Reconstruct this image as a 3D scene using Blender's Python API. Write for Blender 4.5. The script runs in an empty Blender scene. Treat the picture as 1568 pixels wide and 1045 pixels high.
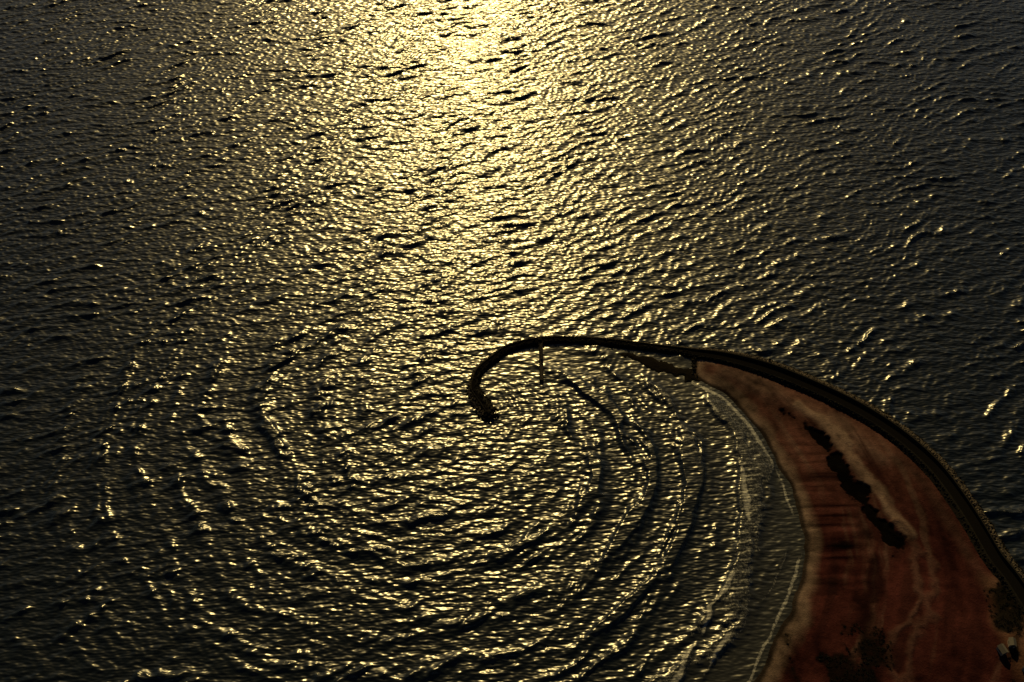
import bpy, math
import numpy as np
from mathutils import Vector
rng=np.random.default_rng(7)
scene=bpy.context.scene
scene.view_settings.view_transform='Standard'
try: scene.view_settings.look='None'
except Exception: pass
scene.view_settings.exposure=0

# ------------------------------------------------------------------ light
SUN_EL=math.radians(28.0); SUN_AZ=math.radians(-2.8)   # azimuth from +Y, + towards +X
world=bpy.data.worlds.new("World"); scene.world=world; world.use_nodes=True
nt=world.node_tree; nt.nodes.clear()
sky=nt.nodes.new('ShaderNodeTexSky'); sky.sky_type='NISHITA'; sky.sun_disc=False
sky.sun_elevation=SUN_EL; sky.sun_rotation=SUN_AZ
sky.dust_density=1.0
bg=nt.nodes.new('ShaderNodeBackground'); bg.inputs[1].default_value=0.026
wo=nt.nodes.new('ShaderNodeOutputWorld')
nt.links.new(sky.outputs[0],bg.inputs[0]); nt.links.new(bg.outputs[0],wo.inputs[0])
sd=Vector((math.sin(SUN_AZ)*math.cos(SUN_EL),math.cos(SUN_AZ)*math.cos(SUN_EL),math.sin(SUN_EL)))
L=bpy.data.lights.new("sun",'SUN'); L.energy=5.0; L.angle=math.radians(0.5); L.color=(1.0,0.735,0.27)
lo=bpy.data.objects.new("sun",L); scene.collection.objects.link(lo)
lo.rotation_euler=sd.to_track_quat('Z','Y').to_euler(); lo.location=(0,300,500)

# ------------------------------------------------------------------ camera
cam=bpy.data.cameras.new("camera"); co=bpy.data.objects.new("camera",cam)
scene.collection.objects.link(co); scene.camera=co
co.location=(0,0,400); co.rotation_euler=(math.radians(90-48),0,0)
cam.lens=35; cam.sensor_width=36; cam.clip_start=1; cam.clip_end=60000

# ------------------------------------------------------------------ helpers
def new_mesh(name,verts,quads,mats,smooth=True,parent=None,tri=False,midx=None):
    me=bpy.data.meshes.new(name); n=3 if tri else 4
    verts=np.asarray(verts,dtype=np.float32); quads=np.asarray(quads,dtype=np.int32)
    me.vertices.add(len(verts)); me.vertices.foreach_set('co',verts.ravel())
    me.loops.add(quads.size); me.loops.foreach_set('vertex_index',quads.ravel())
    me.polygons.add(len(quads)); me.polygons.foreach_set('loop_start',np.arange(0,quads.size,n,dtype=np.int32))
    if midx is not None: me.polygons.foreach_set('material_index',np.asarray(midx,dtype=np.int32))
    me.polygons.foreach_set('use_smooth',np.full(len(quads),smooth,dtype=bool))
    me.update(calc_edges=True)
    for m in mats: me.materials.append(m)
    ob=bpy.data.objects.new(name,me); scene.collection.objects.link(ob)
    if parent: ob.parent=parent
    return ob
def grid_quads(nx,ny):
    i=np.arange(nx-1,dtype=np.int32)[None,:]; j=np.arange(ny-1,dtype=np.int32)[:,None]
    a=(j*nx+i).ravel(); return np.stack([a,a+1,a+1+nx,a+nx],1)
def add_attr(ob,name,arr):
    at=ob.data.attributes.new(name,'FLOAT','POINT'); at.data.foreach_set('value',np.asarray(arr,dtype=np.float32).ravel())
def sstep(a,b,x):
    t=np.clip((x-a)/(b-a),0,1); return t*t*(3-2*t)
def fnoise(X,Y,lam,n=10,seed=0):
    r=np.random.default_rng(seed); o=np.zeros(np.broadcast(X,Y).shape,dtype=np.float32)
    for _ in range(n):
        a=r.uniform(0,2*math.pi); k=2*math.pi/(lam*math.exp(r.normal(0,0.3))); 
        o+=np.sin((X*(k*math.cos(a))+Y*(k*math.sin(a))+r.uniform(0,6.28)).astype(np.float32))
    return o/math.sqrt(n/2)
def vnoise(X,Y,lam,seed=0,octs=4):
    """value noise fractal"""
    r=np.random.default_rng(seed); T=r.uniform(-1,1,(256,256)).astype(np.float32); o=0; amp=1; tot=0
    for k in range(octs):
        x=X/lam*2**k+17.3*k; y=Y/lam*2**k+5.1*k
        xi=np.floor(x).astype(int); yi=np.floor(y).astype(int); fx=x-xi; fy=y-yi
        fx=fx*fx*(3-2*fx); fy=fy*fy*(3-2*fy)
        a=T[yi%256,xi%256]; b=T[yi%256,(xi+1)%256]; c=T[(yi+1)%256,xi%256]; d=T[(yi+1)%256,(xi+1)%256]
        o=o+amp*((a*(1-fx)+b*fx)*(1-fy)+(c*(1-fx)+d*fx)*fy); tot+=amp; amp*=.5
    return o/tot*1.6
def catmull(P,step):
    P=np.array(P,float); Q=np.vstack([2*P[0]-P[1],P,2*P[-1]-P[-2]]); out=[]
    for i in range(1,len(Q)-2):
        n=max(2,int(np.linalg.norm(Q[i+1]-Q[i])/step)+1)
        for t in np.linspace(0,1,n,endpoint=False):
            out.append(.5*((2*Q[i])+(-Q[i-1]+Q[i+1])*t+(2*Q[i-1]-5*Q[i]+4*Q[i+1]-Q[i+2])*t*t+(-Q[i-1]+3*Q[i]-3*Q[i+1]+Q[i+2])*t**3))
    out.append(Q[-2]); return np.array(out)
def dist_line(X,Y,P):
    P=np.asarray(P,float); best=np.full(X.shape,1e9)
    for a,b in zip(P[:-1],P[1:]):
        d=b-a; l=d@d+1e-9; t=np.clip(((X-a[0])*d[0]+(Y-a[1])*d[1])/l,0,1)
        best=np.minimum(best,(X-a[0]-t*d[0])**2+(Y-a[1]-t*d[1])**2)
    return np.sqrt(best)
def sdist(X,Y,P):
    """positive inside polygon"""
    P=np.asarray(P,float); Q=np.vstack([P,P[:1]]); d=dist_line(X,Y,Q); ins=np.zeros(X.shape,bool)
    for a,b in zip(Q[:-1],Q[1:]):
        if a[1]==b[1]: continue
        c=((a[1]>Y)!=(b[1]>Y))&(X<(b[0]-a[0])*(Y-a[1])/(b[1]-a[1])+a[0]); ins^=c
    return np.where(ins,d,-d)

# ------------------------------------------------------------------ survey (metres)
BW=[(-12,311),(-17,320),(-20,326),(-19,333),(-17,339),(-10,347),(-1,355),(15,360),(30,360.5),(51,359),(76,355),(96,351),(113,347),(133,339),(151,329),(169,317),(183,305),(195,291),(204,276),(210,259),(214,243),(217,228),(221,217),(225,201),(229,180),(232,150),(234,110)]
SH=[(95,338),(97,333),(102,329),(110,322),(118,310),(124,297),(129,282),(133,267),(134.5,250),(133,233),(128,217),(121,203),(114,193),(109,186),(104,177),(98,166),(88,145),(76,110),(60,40),(30,-200)]
bw=catmull(BW,1.0); sh=catmull(SH,3.0)
iroot=int(np.argmin(np.hypot(bw[:,0]-98,bw[:,1]-351)))
bwland=bw[iroot:]
east=[(240,212),(300,196),(420,170),(900,60),(3000,-400),(3000,-3000),(-400,-3000)]
ibe=int(np.argmin(np.hypot(bw[:,0]-219,bw[:,1]-222)))
LAND=np.vstack([sh[::-1],bw[iroot:ibe:4],np.array(east)])
BAY=np.vstack([bw[::4],[(234,0),(20,0),(-8,250)]])
T=np.array([-12,311.])

# coarse fields with bilinear lookup
CX=np.arange(-460,500,1.5); CY=np.arange(60,800,1.5); cX,cY=np.meshgrid(CX,CY)
F_land=sdist(cX,cY,LAND); F_bay=sdist(cX,cY,BAY); F_bw=dist_line(cX,cY,bw[::2])
def look(F,X,Y):
    x=np.clip((X-CX[0])/1.5,0,len(CX)-1.001); y=np.clip((Y-CY[0])/1.5,0,len(CY)-1.001)
    xi=x.astype(np.int32); yi=y.astype(np.int32); fx=(x-xi).astype(np.float32); fy=(y-yi).astype(np.float32)
    F=F.astype(np.float32)
    return (F[yi,xi]*(1-fx)+F[yi,xi+1]*fx)*(1-fy)+(F[yi+1,xi]*(1-fx)+F[yi+1,xi+1]*fx)*fy

# ------------------------------------------------------------------ node helper
def mat(name):
    m=bpy.data.materials.new(name); m.use_nodes=True; n=m.node_tree; n.nodes.clear()
    o=n.nodes.new('ShaderNodeOutputMaterial'); p=n.nodes.new('ShaderNodeBsdfPrincipled'); n.links.new(p.outputs[0],o.inputs[0])
    return m,n,p
def N(n,t,**k):
    q=n.nodes.new(t)
    for a,b in k.items(): setattr(q,a,b)
    return q
def math_(n,op,a,b=None,clamp=False):
    q=n.nodes.new('ShaderNodeMath'); q.operation=op; q.use_clamp=clamp
    for i,v in enumerate((a,b)):
        if v is None: continue
        if isinstance(v,(int,float)): q.inputs[i].default_value=v
        else: n.links.new(v,q.inputs[i])
    return q.outputs[0]
def mixc(n,f,a,b):
    q=n.nodes.new('ShaderNodeMix'); q.data_type='RGBA'
    for i,v in ((0,f),(6,a),(7,b)):
        if isinstance(v,tuple): q.inputs[i].default_value=(*v,1)
        elif isinstance(v,(int,float)): q.inputs[i].default_value=v
        else: n.links.new(v,q.inputs[i])
    return q.outputs[2]
def noise(n,vec,scale,detail=3,rough=.5,sx=1,sy=1,rot=0):
    mp=N(n,'ShaderNodeMapping'); n.links.new(vec,mp.inputs[0]); mp.inputs['Scale'].default_value=(sx,sy,1); mp.inputs['Rotation'].default_value=(0,0,rot)
    q=N(n,'ShaderNodeTexNoise'); n.links.new(mp.outputs[0],q.inputs['Vector']); q.inputs['Scale'].default_value=scale; q.inputs['Detail'].default_value=detail; q.inputs['Roughness'].default_value=rough
    return q.outputs[0]

# ------------------------------------------------------------------ water
wm,n,p=mat("sea_water")
tc=N(n,'ShaderNodeTexCoord'); ob=tc.outputs['Object']
fo=N(n,'ShaderNodeAttribute',attribute_name='foam').outputs['Fac']
sa=N(n,'ShaderNodeAttribute',attribute_name='shallow').outputs['Fac']
ca=N(n,'ShaderNodeAttribute',attribute_name='chop').outputs['Fac']
f1=noise(n,ob,1.1,5,.75)
ff=math_(n,'MULTIPLY',math_(n,'SUBTRACT',math_(n,'ADD',fo,f1),0.88),2.2,True)
ff=math_(n,'MULTIPLY',ff,math_(n,'MULTIPLY',fo,3,True))
deep=mixc(n,sa,(0.003,0.0045,0.0045),(0.015,0.015,0.012))
col=mixc(n,ff,deep,(0.25,0.245,0.23)); n.links.new(col,p.inputs['Base Color'])
p.inputs['IOR'].default_value=1.38
n.links.new(math_(n,'ADD',math_(n,'MULTIPLY',ff,.5),.265),p.inputs['Roughness'])
b1=noise(n,ob,0.37,1,.5,sx=.5,sy=1.25,rot=-.3)
h=math_(n,'MULTIPLY',b1,ca)
bp=N(n,'ShaderNodeBump'); bp.inputs['Strength'].default_value=1; bp.inputs['Distance'].default_value=.9
n.links.new(h,bp.inputs['Height']); n.links.new(bp.outputs[0],p.inputs['Normal'])

def grow(a,d0,f,end):
    o=[];d=d0;x=a
    while abs(x)<end: 
        d*=f; x+=d*(1 if a>0 else -1); o.append(x)
    return o
xc=np.arange(-430,430.01,.5); xs=np.array(grow(-430,.6,1.12,16000)[::-1]+list(xc)+grow(430,.6,1.12,16000))
ys=[120.];
while ys[-1]<760: ys.append(ys[-1]+.42+.4*(ys[-1]-120)/640)
lowy=[];d=.6;y=120.
while y>-6000: d*=1.15; y-=d; lowy.append(y)
hy=[];d=.9;y=ys[-1]
while y<22000: d*=1.12; y+=d; hy.append(y)
ys=np.array(lowy[::-1]+ys+hy)
X,Y=np.meshgrid(xs.astype(np.float32),ys.astype(np.float32))
core=(sstep(-520,-430,X)*(1-sstep(430,520,X))*sstep(60,120,Y)*(1-sstep(740,840,Y))).astype(np.float32)
dl=look(F_land,X,Y); db=look(F_bay,X,Y); dw=look(F_bw,X,Y)
wx=X+fnoise(X,Y,90,6,1)*2.5+fnoise(X,Y,34,6,5)*.8; wy=Y+fnoise(X,Y,90,6,2)*2.5+fnoise(X,Y,34,6,6)*.8
bay=sstep(-6,10,db)
# swell wraps round the breakwater head: crests are loose spirals R = R0 - 24*theta
Cc=np.array([-16,306.]); R=np.hypot(wx-Cc[0],wy-Cc[1]); TH=np.arctan2(wy-Cc[1],wx-Cc[0]); TH=np.where(TH>math.pi/2,TH-2*math.pi,TH)
RS=R+24*TH*sstep(10,60,R)
def incident(n,lm,ls,ang,spread,seed):
    r=np.random.default_rng(seed); o=np.zeros_like(X)
    for _ in range(n):
        lam=lm*math.exp(r.normal(0,ls)); k=2*math.pi/lam; a=ang+r.normal(0,spread)
        o+=np.sin((wx*(k*math.cos(a))+wy*(k*math.sin(a))+r.uniform(0,6.28)).astype(np.float32))/k
    return o/math.sqrt(n/2)      # slope rms ~ .7
A0=math.radians(-70)
inc=incident(22,12.5,.2,A0,.24,11)*.066+incident(38,6.6,.24,A0-.1,.46,12)*.125
def rings(n,lm,ls,msd,seed):
    r=np.random.default_rng(seed); o=np.zeros_like(X)
    for _ in range(n):
        lam=lm*math.exp(r.normal(0,ls)); k=2*math.pi/lam; m=round(r.normal(0,msd))
        w=np.clip(R/(abs(m)*lam/3.0+4),0,1)**2
        o+=w*np.sin((RS*k+m*TH+r.uniform(0,6.28)).astype(np.float32))/k
    return o/math.sqrt(n/2)
far_r=sstep(28,62,R)
rgl=rings(5,27,.07,2.0,21)*far_r
rgm=rings(16,14.5,.18,6,22)*(.30+.70*far_r)
rgs=rings(30,6.6,.22,18,23)
sw=np.clip(sstep(400,315,Y)*sstep(330,120,R)*sstep(30,90,R)*(1-bay),0,1)
grp=(1+.25*fnoise(X,Y,45,8,5)).clip(.4,1.6)
chopf=incident(30,4.2,.18,A0+.25,.8,31)
lee=sstep(40,4,dw)*bay*sstep(310,335,Y)      # calm water right behind the arm
shore=np.where(dl<0,-dl,0)
Hh=inc*(1-.75*bay)*(1-.22*sw)*grp
Hh+=grp*(bay*(.090*rgl+.092*rgm+.100*rgs)*(1-.6*lee)+sw*(.045*rgl+.058*rgm+.055*rgs))
Hh+=chopf*.075*(1-.30*lee)
# long steep crests bending on to the beach
lines=np.zeros_like(X)
for off,sd_ in ((10,4),(19,14),(30,15),(43,16),(57,17),(73,18),(90,19)):
    q_=shore-(off+(5+off*.06)*vnoise(X,Y,40,sd_,5)); a_=sstep(-.5,.4,vnoise(X,Y,30,sd_+30,3))*sstep(120,40,off)
    lines+=np.exp(-np.where(q_>0,q_/3.4,-q_/1.3)**2)*a_
lines*=bay*(dl<0)*sstep(356,335,Y)*(1-lee)
Hh+=.42*lines
s=.42; Hh=s*(np.exp(np.clip(Hh/s,-3,1.5))-1)*.9
att=np.clip(shore/10,0.10,1)
Hh=Hh*np.where(dl>0,0.0,att)*core
# breakers
brk=bay*sstep(75,25,shore)*(dl<0)
crest=sstep(.35,.75,Hh/att.clip(.4,1))
foam=brk*crest*.38
wob=1.3*vnoise(X,Y,11,3,4)
sl=sstep(1.6,.3,np.abs(shore-2.6+wob))*(dl<1)*bay*(.25+.75*sstep(-.5,.3,vnoise(X,Y,20,8)))
foam+=sl*.54
foam+=sstep(.75,1.0,lines)*sstep(60,10,shore)*.42
foam=np.where(bay>.5,np.minimum(foam,.58),foam)
rk=sstep(4,1,np.abs(dw-9))*(1-bay)*sstep(90,120,X); foam+=rk*.30*sstep(0,.6,vnoise(X,Y,8,6))
foam+=.33*sstep(.6,1.0,Hh)*sstep(40,160,X)*(1-bay)
shallow=bay*sstep(50,5,shore)*.9+.3*lee
chop=(1-.45*lee)*(1-.30*sstep(20,4,shore)*bay)
far=1-sstep(800,3500,np.hypot(X,Y-300)); chop=chop*(.35+.65*far)
V=np.stack([X.ravel(),Y.ravel(),Hh.ravel()],1)
water=new_mesh("sea_water",V,grid_quads(len(xs),len(ys)),[wm])
add_attr(water,'foam',np.clip(foam,0,1)); add_attr(water,'shallow',np.clip(shallow,0,1)); add_attr(water,'chop',chop)
del V

# ------------------------------------------------------------------ land (sand spit)
d=.6;x=55.;lowx=[]
while x>-700: d*=1.25; x-=d; lowx.append(x)
d=.6;x=250.;hix=[]
while x<3200: d*=1.2; x+=d; hix.append(x)
lx=np.array(lowx[::-1]+list(np.arange(55,250.1,.4))+hix)
d=.6;y=130.;ly=[]
while y>-2900: d*=1.2; y-=d; ly.append(y)
ly=np.array(ly[::-1]+list(np.arange(130,362,.4)))
GX,GY=np.meshgrid(lx,ly)
D=sdist(GX,GY,LAND)
nz=vnoise(GX,GY,14,41,5); nz2=vnoise(GX,GY,40,42,4); nz3=vnoise(GX,GY,3,43,3)
dS=dist_line(GX,GY,sh)                     # distance from the bay shoreline
lay=vnoise(dS*1.0+nz*1.6,GY*.10+GX*.04,7,44,5)  # sediment bands parallel to the shore
D2=D+nz*1.3
Z=np.where(D2>0,1.9*(1-np.exp(-np.clip(D2,0,99)/14)),D2*.14)
Z=np.clip(Z,-3,9)
inl=sstep(4,14,D)
Z+=inl*(.30*nz2+.22*nz+.05*nz3+.16*lay)
chan=catmull([(138,312),(142,307),(147,302),(152,294),(155,286),(157,278),(161,268),(165,259),(168,248),(175,236)],2)
jag=vnoise(GX,GY,4,51,5)*2.6+vnoise(GX,GY,14,55,3)*3.2
dc=dist_line(GX,GY,chan)+jag
cw=1.0+2.2*sstep(300,280,GY)+1.8*sstep(262,245,GY)
cm=sstep(cw+.9,cw-.8,dc); Z-=cm*.9
halo=sstep(cw+6,cw-1,dc)
rim=sstep(4.5,1.2,np.abs(dist_line(GX,GY,chan+np.array([8,3.5]))+nz*3)); Z+=.35*rim
chan2=catmull([(163,240),(164,228),(161,215),(154,204),(150,190),(149,165)],2)
dc2=dist_line(GX,GY,chan2)+vnoise(GX,GY,8,52,5)*5.5
cm2=sstep(5.5,-1,dc2)
rdg=catmull([(175,244),(181,237),(184,222),(180,208),(172,196),(163,184),(158,165)],2)
dr=dist_line(GX,GY,rdg)+vnoise(GX,GY,9,53,5)*4
rm=sstep(3.4,.2,np.abs(dr-3.2)); Z+=.4*rm
dune=sstep(9,0,np.abs(dist_line(GX,GY,catmull([(112,338),(130,328),(150,312),(166,297),(180,282)],2))+nz*4)); Z+=.5*dune
bk=catmull([(62,350),(70,346),(80,342),(90,338),(97,335)],2)
db_=dist_line(GX,GY,bk)+vnoise(GX,GY,6,54,4)*3.2; bm=sstep(8.0,1.5,db_)
Z=np.where(D2<0,np.maximum(Z,-1+bm*1.5),Z)
def C(*c): return np.array(c,float)
def mx(a,b,f): return a*(1-f[...,None])+b*f[...,None]
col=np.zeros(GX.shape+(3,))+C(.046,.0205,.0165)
lo_=sstep(325,225,GY); col=mx(col,C(.023,.0066,.0062)+0*col,lo_*.95)  # darker red sand southward, partly light falloff painted into the colour
col=mx(col,C(.078,.050,.042)+0*col,dune*.75)
col=mx(col,C(.013,.0045,.0042)+0*col,sstep(.1,.8,lay)*.75*inl)
col=mx(col,C(.060,.038,.031)+0*col,sstep(.2,.8,-lay)*.5*inl)
inner=sstep(16,6,look(F_bw,GX,GY)+nz*2)*inl; col=mx(col,C(.050,.034,.028)+0*col,inner*.6)
edge=sstep(8,2.5,D2+nz*1.6-1)*(dS<14); col=mx(col,C(.092,.066,.052)+0*col,edge*.8)
wet=sstep(3.0,1.0,D2); col=mx(col,C(.016,.012,.010)+0*col,wet)
col=mx(col,C(.115,.082,.066)+0*col,rim*.65); col=mx(col,C(.045,.025,.021)+0*col,rm*.5)
col=mx(col,C(.009,.0045,.004)+0*col,halo*.6)
col=mx(col,C(.0014,.0011,.0009)+0*col,cm); col=mx(col,C(.005,.0022,.0019)+0*col,cm2*.8)
dk=sstep(.0,.9,vnoise(GX*.45,GY*1.8,10,61,5))*sstep(26,6,np.hypot((GX-146)/.9,(GY-236)/1.9)); col=mx(col,C(.004,.0022,.0019)+0*col,dk)
streak=vnoise(GX*.2,GY*2.4,6,62,5)*sstep(26,6,np.hypot((GX-146),(GY-250)/2.4)); col*=(1+.8*streak).clip(.2,2)[...,None]
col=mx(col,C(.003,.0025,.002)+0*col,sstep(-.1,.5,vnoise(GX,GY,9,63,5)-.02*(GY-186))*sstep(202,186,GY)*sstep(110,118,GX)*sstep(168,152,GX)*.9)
rr=sstep(204,212,GX+nz*3)*sstep(222,212,GY); col=mx(col,C(.055,.03,.02)+0*col,rr*.7)
col=mx(col,C(.005,.004,.003)+0*col,rr*sstep(-.1,.3,vnoise(GX,GY,7,64,5)))
col*=(1+.38*nz+.28*nz3+.3*nz2).clip(.25,2)[...,None]
col=mx(col,C(.006,.005,.004)+0*col,((D2<0)&(bm>0)).astype(float))
col=np.clip(col,.001,.8)
sm,n,p=mat("red_sand")
tc=N(n,'ShaderNodeTexCoord'); ob=tc.outputs['Object']
ac=N(n,'ShaderNodeAttribute',attribute_name='sand_colour')
q=noise(n,ob,1.2,5,.7); q2=noise(n,ob,.25,3,.6,sx=.5,sy=2)
mfac=math_(n,'ADD',math_(n,'MULTIPLY',q,1.0),math_(n,'MULTIPLY',q2,.6))
vm=N(n,'ShaderNodeVectorMath',operation='SCALE'); n.links.new(ac.outputs['Color'],vm.inputs[0]); n.links.new(math_(n,'ADD',mfac,.25),vm.inputs['Scale'])
n.links.new(vm.outputs[0],p.inputs['Base Color']); p.inputs['Roughness'].default_value=.9; p.inputs['Specular IOR Level'].default_value=0
bp=N(n,'ShaderNodeBump'); bp.inputs['Distance'].default_value=.5; bp.inputs['Strength'].default_value=.9; n.links.new(q,bp.inputs['Height']); n.links.new(bp.outputs[0],p.inputs['Normal'])
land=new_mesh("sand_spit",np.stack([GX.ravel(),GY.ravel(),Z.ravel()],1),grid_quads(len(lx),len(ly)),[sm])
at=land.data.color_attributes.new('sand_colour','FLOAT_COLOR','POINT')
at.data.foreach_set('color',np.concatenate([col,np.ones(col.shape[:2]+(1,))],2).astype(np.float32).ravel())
def zland(x,y):
    i=np.clip(np.searchsorted(lx,x),0,len(lx)-1); j=np.clip(np.searchsorted(ly,y),0,len(ly)-1); return Z[j,i]

# ------------------------------------------------------------------ breakwater
def simple(name,c,rough=.9,var=.5,scale=1.0,spec=.2,bump=.3):
    m,n,p=mat(name); tc=N(n,'ShaderNodeTexCoord'); q=noise(n,tc.outputs['Object'],scale,5,.65)
    a=tuple(v*(1-var) for v in c); b=tuple(min(1,v*(1+var)) for v in c)
    n.links.new(mixc(n,q,a,b),p.inputs['Base Color']); p.inputs['Roughness'].default_value=rough; p.inputs['Specular IOR Level'].default_value=spec
    bp=N(n,'ShaderNodeBump'); bp.inputs['Distance'].default_value=bump; n.links.new(q,bp.inputs['Height']); n.links.new(bp.outputs[0],p.inputs['Normal']); return m
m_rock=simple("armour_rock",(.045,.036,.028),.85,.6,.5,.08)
m_rockd=simple("dark_rock",(.006,.005,.004),.8,.6,.5,.04)  # near-black rock: core, inner slope, crest, head, spur, lower outer slope
m_asph=simple("asphalt",(.004,.0036,.0034),.95,.4,1.5,.0,.05)
m_conc=simple("concrete",(.010,.009,.008),.9,.4,.8,.02)
bwroot=bpy.data.objects.new("breakwater",None); scene.collection.objects.link(bwroot)
tan=np.gradient(bw,axis=0); tan/=np.linalg.norm(tan,axis=1)[:,None]; nor=np.stack([-tan[:,1],tan[:,0]],1)
arc=np.concatenate([[0],np.cumsum(np.linalg.norm(np.diff(bw,axis=0),axis=1))])
main=sstep(arc[iroot]-25,arc[iroot]+45,arc)
head=sstep(26,6,arc)
def prof(keysA,keysB):
    A=np.array(keysA);B=np.array(keysB); f=main[:,None,None]; return A[None]*(1-f)+B[None]*f
def sweep(name,pr,m,closed=False):
    nP=pr.shape[1]; pts=np.zeros((len(bw),nP,3)); 
    pts[...,:2]=bw[:,None,:]+nor[:,None,:]*pr[...,0:1]; pts[...,2]=pr[...,1]
    q=grid_quads(nP,len(bw)); ob=new_mesh(name,pts.reshape(-1,3),q,[m],smooth=False,parent=bwroot); return ob
pr=prof([(3.4,-1.5),(1.4,1.5),(1.1,1.6),(-1.1,1.6),(-1.4,1.5),(-3.2,-1.5)],[(10,-2),(4.2,2.4),(3.9,2.5),(-2.6,2.5),(-3.2,2.3),(-7,-.5)])
pr[...,0]*=(1+.8*head)[:,None]
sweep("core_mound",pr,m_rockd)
pr=prof([(1.0,1.65),(-1.0,1.65)],[(2.5,2.55),(-2.5,2.55)]); sweep("crest_road",pr,m_asph)
pr=prof([(.9,1.5),(.9,2.1),(1.3,2.1),(1.3,1.5)],[(2.6,2.4),(2.6,4.0),(3.3,4.0),(3.3,2.4)]); 
sweep("parapet_wall",pr,m_conc)
def ico():
    import bmesh
    bm=bmesh.new(); bmesh.ops.create_icosphere(bm,subdivisions=1,radius=1)
    v=np.array([x.co[:] for x in bm.verts]); f=np.array([[q.index for q in g.verts] for g in bm.faces]); bm.free(); return v,f
IV,IF=ico()
def boulders(name,pos,size,mats,parent,mi=None):
    Vs=[];Fs=[];M=[];o=0
    for k,(P,s_) in enumerate(zip(pos,size)):
        ax=rng.normal(size=(3,3)); Qm,_=np.linalg.qr(ax)
        v=IV*(1+rng.uniform(-.25,.2,(len(IV),1)))*np.array([1,.78,.6])*rng.uniform(.8,1.2,3); v=v@Qm.T*s_+P
        Vs.append(v);Fs.append(IF+o);o+=len(v); M.append(np.full(len(IF),0 if mi is None else mi[k]))
    return new_mesh(name,np.vstack(Vs),np.vstack(Fs),mats,smooth=False,parent=parent,tri=True,midx=np.concatenate(M))
pos=[];siz=[];mi=[]
for i in range(len(bw)):
    f=main[i]; h_=1+.8*head[i]
    for _ in range(9 if f>.3 else 5):      # outer slope
        t=rng.uniform(0,1)
        o0,z0=(1.5*(1-f)+4.4*f,1.4*(1-f)+2.3*f); o1,z1=(3.1*(1-f)+9.0*f,-.5)
        o=(o0+(o1-o0)*t)*h_; z=z0+(z1-z0)*t+.1
        c=bw[i]+nor[i]*o+tan[i]*rng.uniform(-.6,.6); pos.append((c[0],c[1],z)); siz.append(rng.uniform(.5,1.1)*(.75+.35*f)); mi.append(0 if t<.75 else 1)
    for _ in range(4):      # inner slope
        t=rng.uniform(0,1); o=-(1.4*(1-f)+3.2*f+t*(1.6+1.0*f))*h_; z=(1.3+.9*f)-(1.7+.6*f)*t
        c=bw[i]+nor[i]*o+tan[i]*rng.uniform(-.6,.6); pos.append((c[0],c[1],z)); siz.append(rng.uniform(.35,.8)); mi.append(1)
    if f<.3:
        for _ in range(1+int(3*head[i])):      # blocks spilling over the crest
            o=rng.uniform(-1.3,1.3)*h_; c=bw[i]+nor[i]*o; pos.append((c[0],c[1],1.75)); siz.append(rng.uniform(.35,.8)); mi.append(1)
for _ in range(110):       # round head
    a=rng.uniform(0,2*math.pi); r=rng.uniform(0,5.6); c=np.array([-11.8,310.5])+r*np.array([math.cos(a),math.sin(a)])
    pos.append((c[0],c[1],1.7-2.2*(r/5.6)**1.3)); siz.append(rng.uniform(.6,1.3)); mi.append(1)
for _ in range(60):       # rock spur tying the arm to the spit
    t=rng.uniform(0,1); c=np.array([97,349])*(1-t)+np.array([95.5,337])*t+rng.normal(0,.8,2); pos.append((c[0],c[1],rng.uniform(.2,1.0))); siz.append(rng.uniform(.4,.9)); mi.append(1)
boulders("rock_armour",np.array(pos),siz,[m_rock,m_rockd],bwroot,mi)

# ------------------------------------------------------------------ box helper
def boxes(name,bl,mats,parent=None):
    Vs=[];Fs=[];M=[];o=0
    for (c,sz,rz,m_) in bl:
        x,y,z=[q/2 for q in sz]; v=np.array([(-x,-y,-z),(x,-y,-z),(x,y,-z),(-x,y,-z),(-x,-y,z),(x,-y,z),(x,y,z),(-x,y,z)])
        cs,sn=math.cos(rz),math.sin(rz); v=np.stack([v[:,0]*cs-v[:,1]*sn,v[:,0]*sn+v[:,1]*cs,v[:,2]],1)+np.array(c)
        Vs.append(v);Fs.append(np.array([(0,3,2,1),(4,5,6,7),(0,1,5,4),(1,2,6,5),(2,3,7,6),(3,0,4,7)])+o);o+=8;M+= [m_]*6
    return new_mesh(name,np.vstack(Vs),np.vstack(Fs),mats,smooth=False,parent=parent,midx=M)
m_wood=simple("dark_timber",(.012,.009,.007),.8,.5,3,.1)
m_steel=simple("painted_steel",(.03,.027,.024),.6,.3,3,.3)
bl=[]
for k in range(38):      # deck planks
    y=357.2-k*.68; bl.append(((15.4,y,1.35),(1.9,.55,.1),0,0))
for xx in (14.5,16.3): bl.append(((xx,344.5,1.22),(.2,26,.16),0,0)); bl.append(((xx,344.5,2.35),(.08,26,.08),0,0))
for k in range(8):
    y=356.5-k*3.55
    for xx in (14.5,16.3): bl.append(((xx,y,.35),(.32,.32,4.1),0,0))
    bl.append(((15.4,y,1.02),(2.4,.22,.22),0,0))
boxes("timber_jetty",bl,[m_wood])
bl=[((15,360,1.95),(1.8,1.8,.7),0,0),((15,360,9.3),(1.3,1.3,.12),0,1),((15,360,9.9),(.55,.55,1.0),0,1),((15,360,10.6),(.8,.8,.25),.78,1)]
for sx in(-.45,.45):
    for sy in(-.45,.45): bl.append(((15+sx,360+sy,5.77),(.14,.14,6.94),0,1))
for k in range(6): 
    for sx in(-.45,.45): bl.append(((15+sx,360,3.2+k*1.1),(.1,.76,.1),0,1)); bl.append(((15,360+sx,3.2+k*1.1),(.76,.1,.1),0,1))
boxes("navigation_beacon",bl,[m_conc,m_steel])

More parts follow.
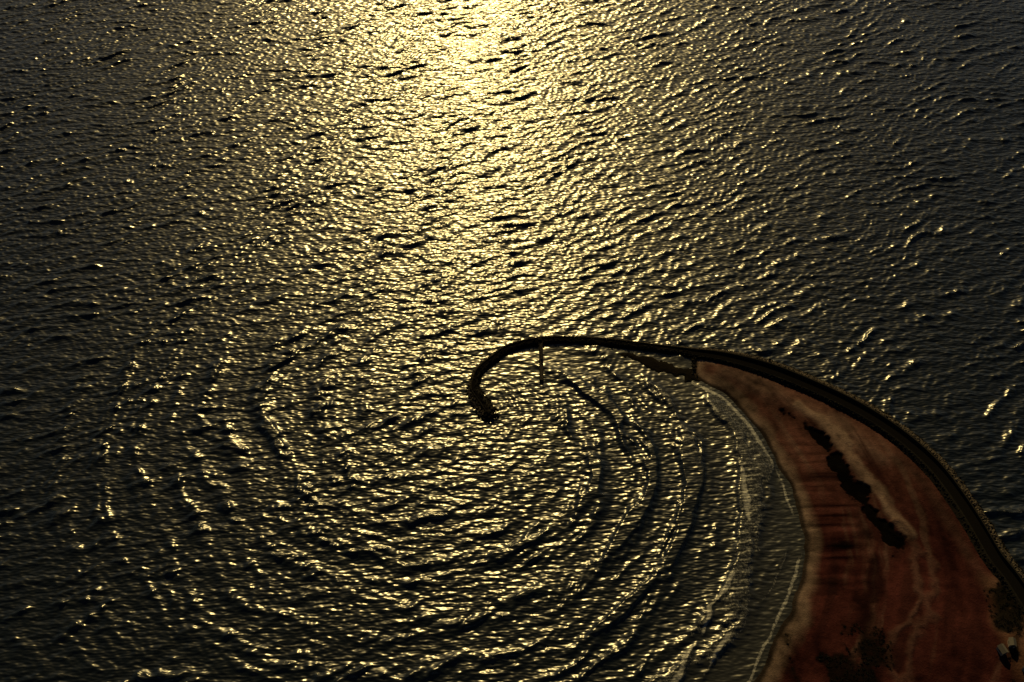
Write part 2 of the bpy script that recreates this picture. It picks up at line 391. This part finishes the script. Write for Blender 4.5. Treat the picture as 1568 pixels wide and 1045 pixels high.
# ------------------------------------------------------------------ beach huts
m_white=simple("weathered_render",(.16,.13,.11),.8,.3,2,.2,.05); m_roof=simple("roof_sheet",(.05,.045,.04),.7,.3,2,.2,.05); m_dark=simple("window_dark",(.02,.02,.02),.3,.2,2,.5,.01)
def hut(x,y,w,l,h,rz):
    e=bpy.data.objects.new("beach_hut",None); scene.collection.objects.link(e); z=float(zland(x,y)); e.location=(x,y,z-.1); e.rotation_euler=(0,0,rz)
    boxes("walls",[((0,0,h/2),(w,l,h),0,0)],[m_white],e)
    v=[(-w/2-.3,-l/2-.3,h),(w/2+.3,-l/2-.3,h),(w/2+.3,l/2+.3,h),(-w/2-.3,l/2+.3,h),(0,-l/2-.3,h+1.1),(0,l/2+.3,h+1.1)]
    me=bpy.data.meshes.new("roof"); me.from_pydata(v,[],[(0,1,4),(2,3,5),(1,2,5,4),(3,0,4,5),(0,3,2,1)]); me.materials.append(m_roof); r=bpy.data.objects.new("roof",me); scene.collection.objects.link(r); r.parent=e; r.location=(0,0,.004)
    boxes("door_and_windows",[((0,-l/2-.01,1.0),(.9,.06,2.0),0,0),((w/3.2,-l/2-.01,1.5),(.7,.06,.7),0,0),((-w/2-.01,0,1.5),(.06,1.2,.8),0,0),((w/2+.01,0,1.5),(.06,1.2,.8),0,0)],[m_dark],e)
hut(205.5,183,2.6,3.4,2.4,.3); hut(210.5,186,2.4,3.0,2.3,-.2); hut(214,174,3.6,4.5,2.6,.5)

# ------------------------------------------------------------------ scrub
m_leaf=simple("scrub_leaf",(.006,.006,.004),.8,.6,2,.05,.05)
Vs=[];Fs=[];o=0
def shrub(x,y,s_):
    global o
    z=float(zland(x,y)); k=int(60*s_)
    d=rng.normal(size=(k,3)); d/=np.linalg.norm(d,axis=1)[:,None]; d[:,2]=abs(d[:,2]); c=d*rng.uniform(.35,1,(k,1))*np.array([1.2,1.2,.7])*s_+np.array([x,y,z])
    for q in c:
        a=rng.normal(size=3);b=rng.normal(size=3); l=.16*s_+.1; Vs.append(np.array([q,q+a*l,q+b*l])); Fs.append([o,o+1,o+2]); o+=3
for _ in range(900):
    x,y=rng.uniform(116,160),rng.uniform(150,196)
    if vnoise(np.array([x]),np.array([y]),9,63,5)[0]-.02*(y-186)>.15: shrub(x,y,rng.uniform(.25,.7))
for _ in range(700):
    x,y=rng.uniform(206,240),rng.uniform(150,215)
    if vnoise(np.array([x]),np.array([y]),7,64,5)[0]>.1 and min(math.hypot(x-205.5,y-183),math.hypot(x-214,y-174),math.hypot(x-210.5,y-186))>3.5 : shrub(x,y,rng.uniform(.3,.9))
new_mesh("coastal_scrub",np.vstack(Vs),np.array(Fs),[m_leaf],smooth=False,tri=True)
print("ok",len(xs)*len(ys))
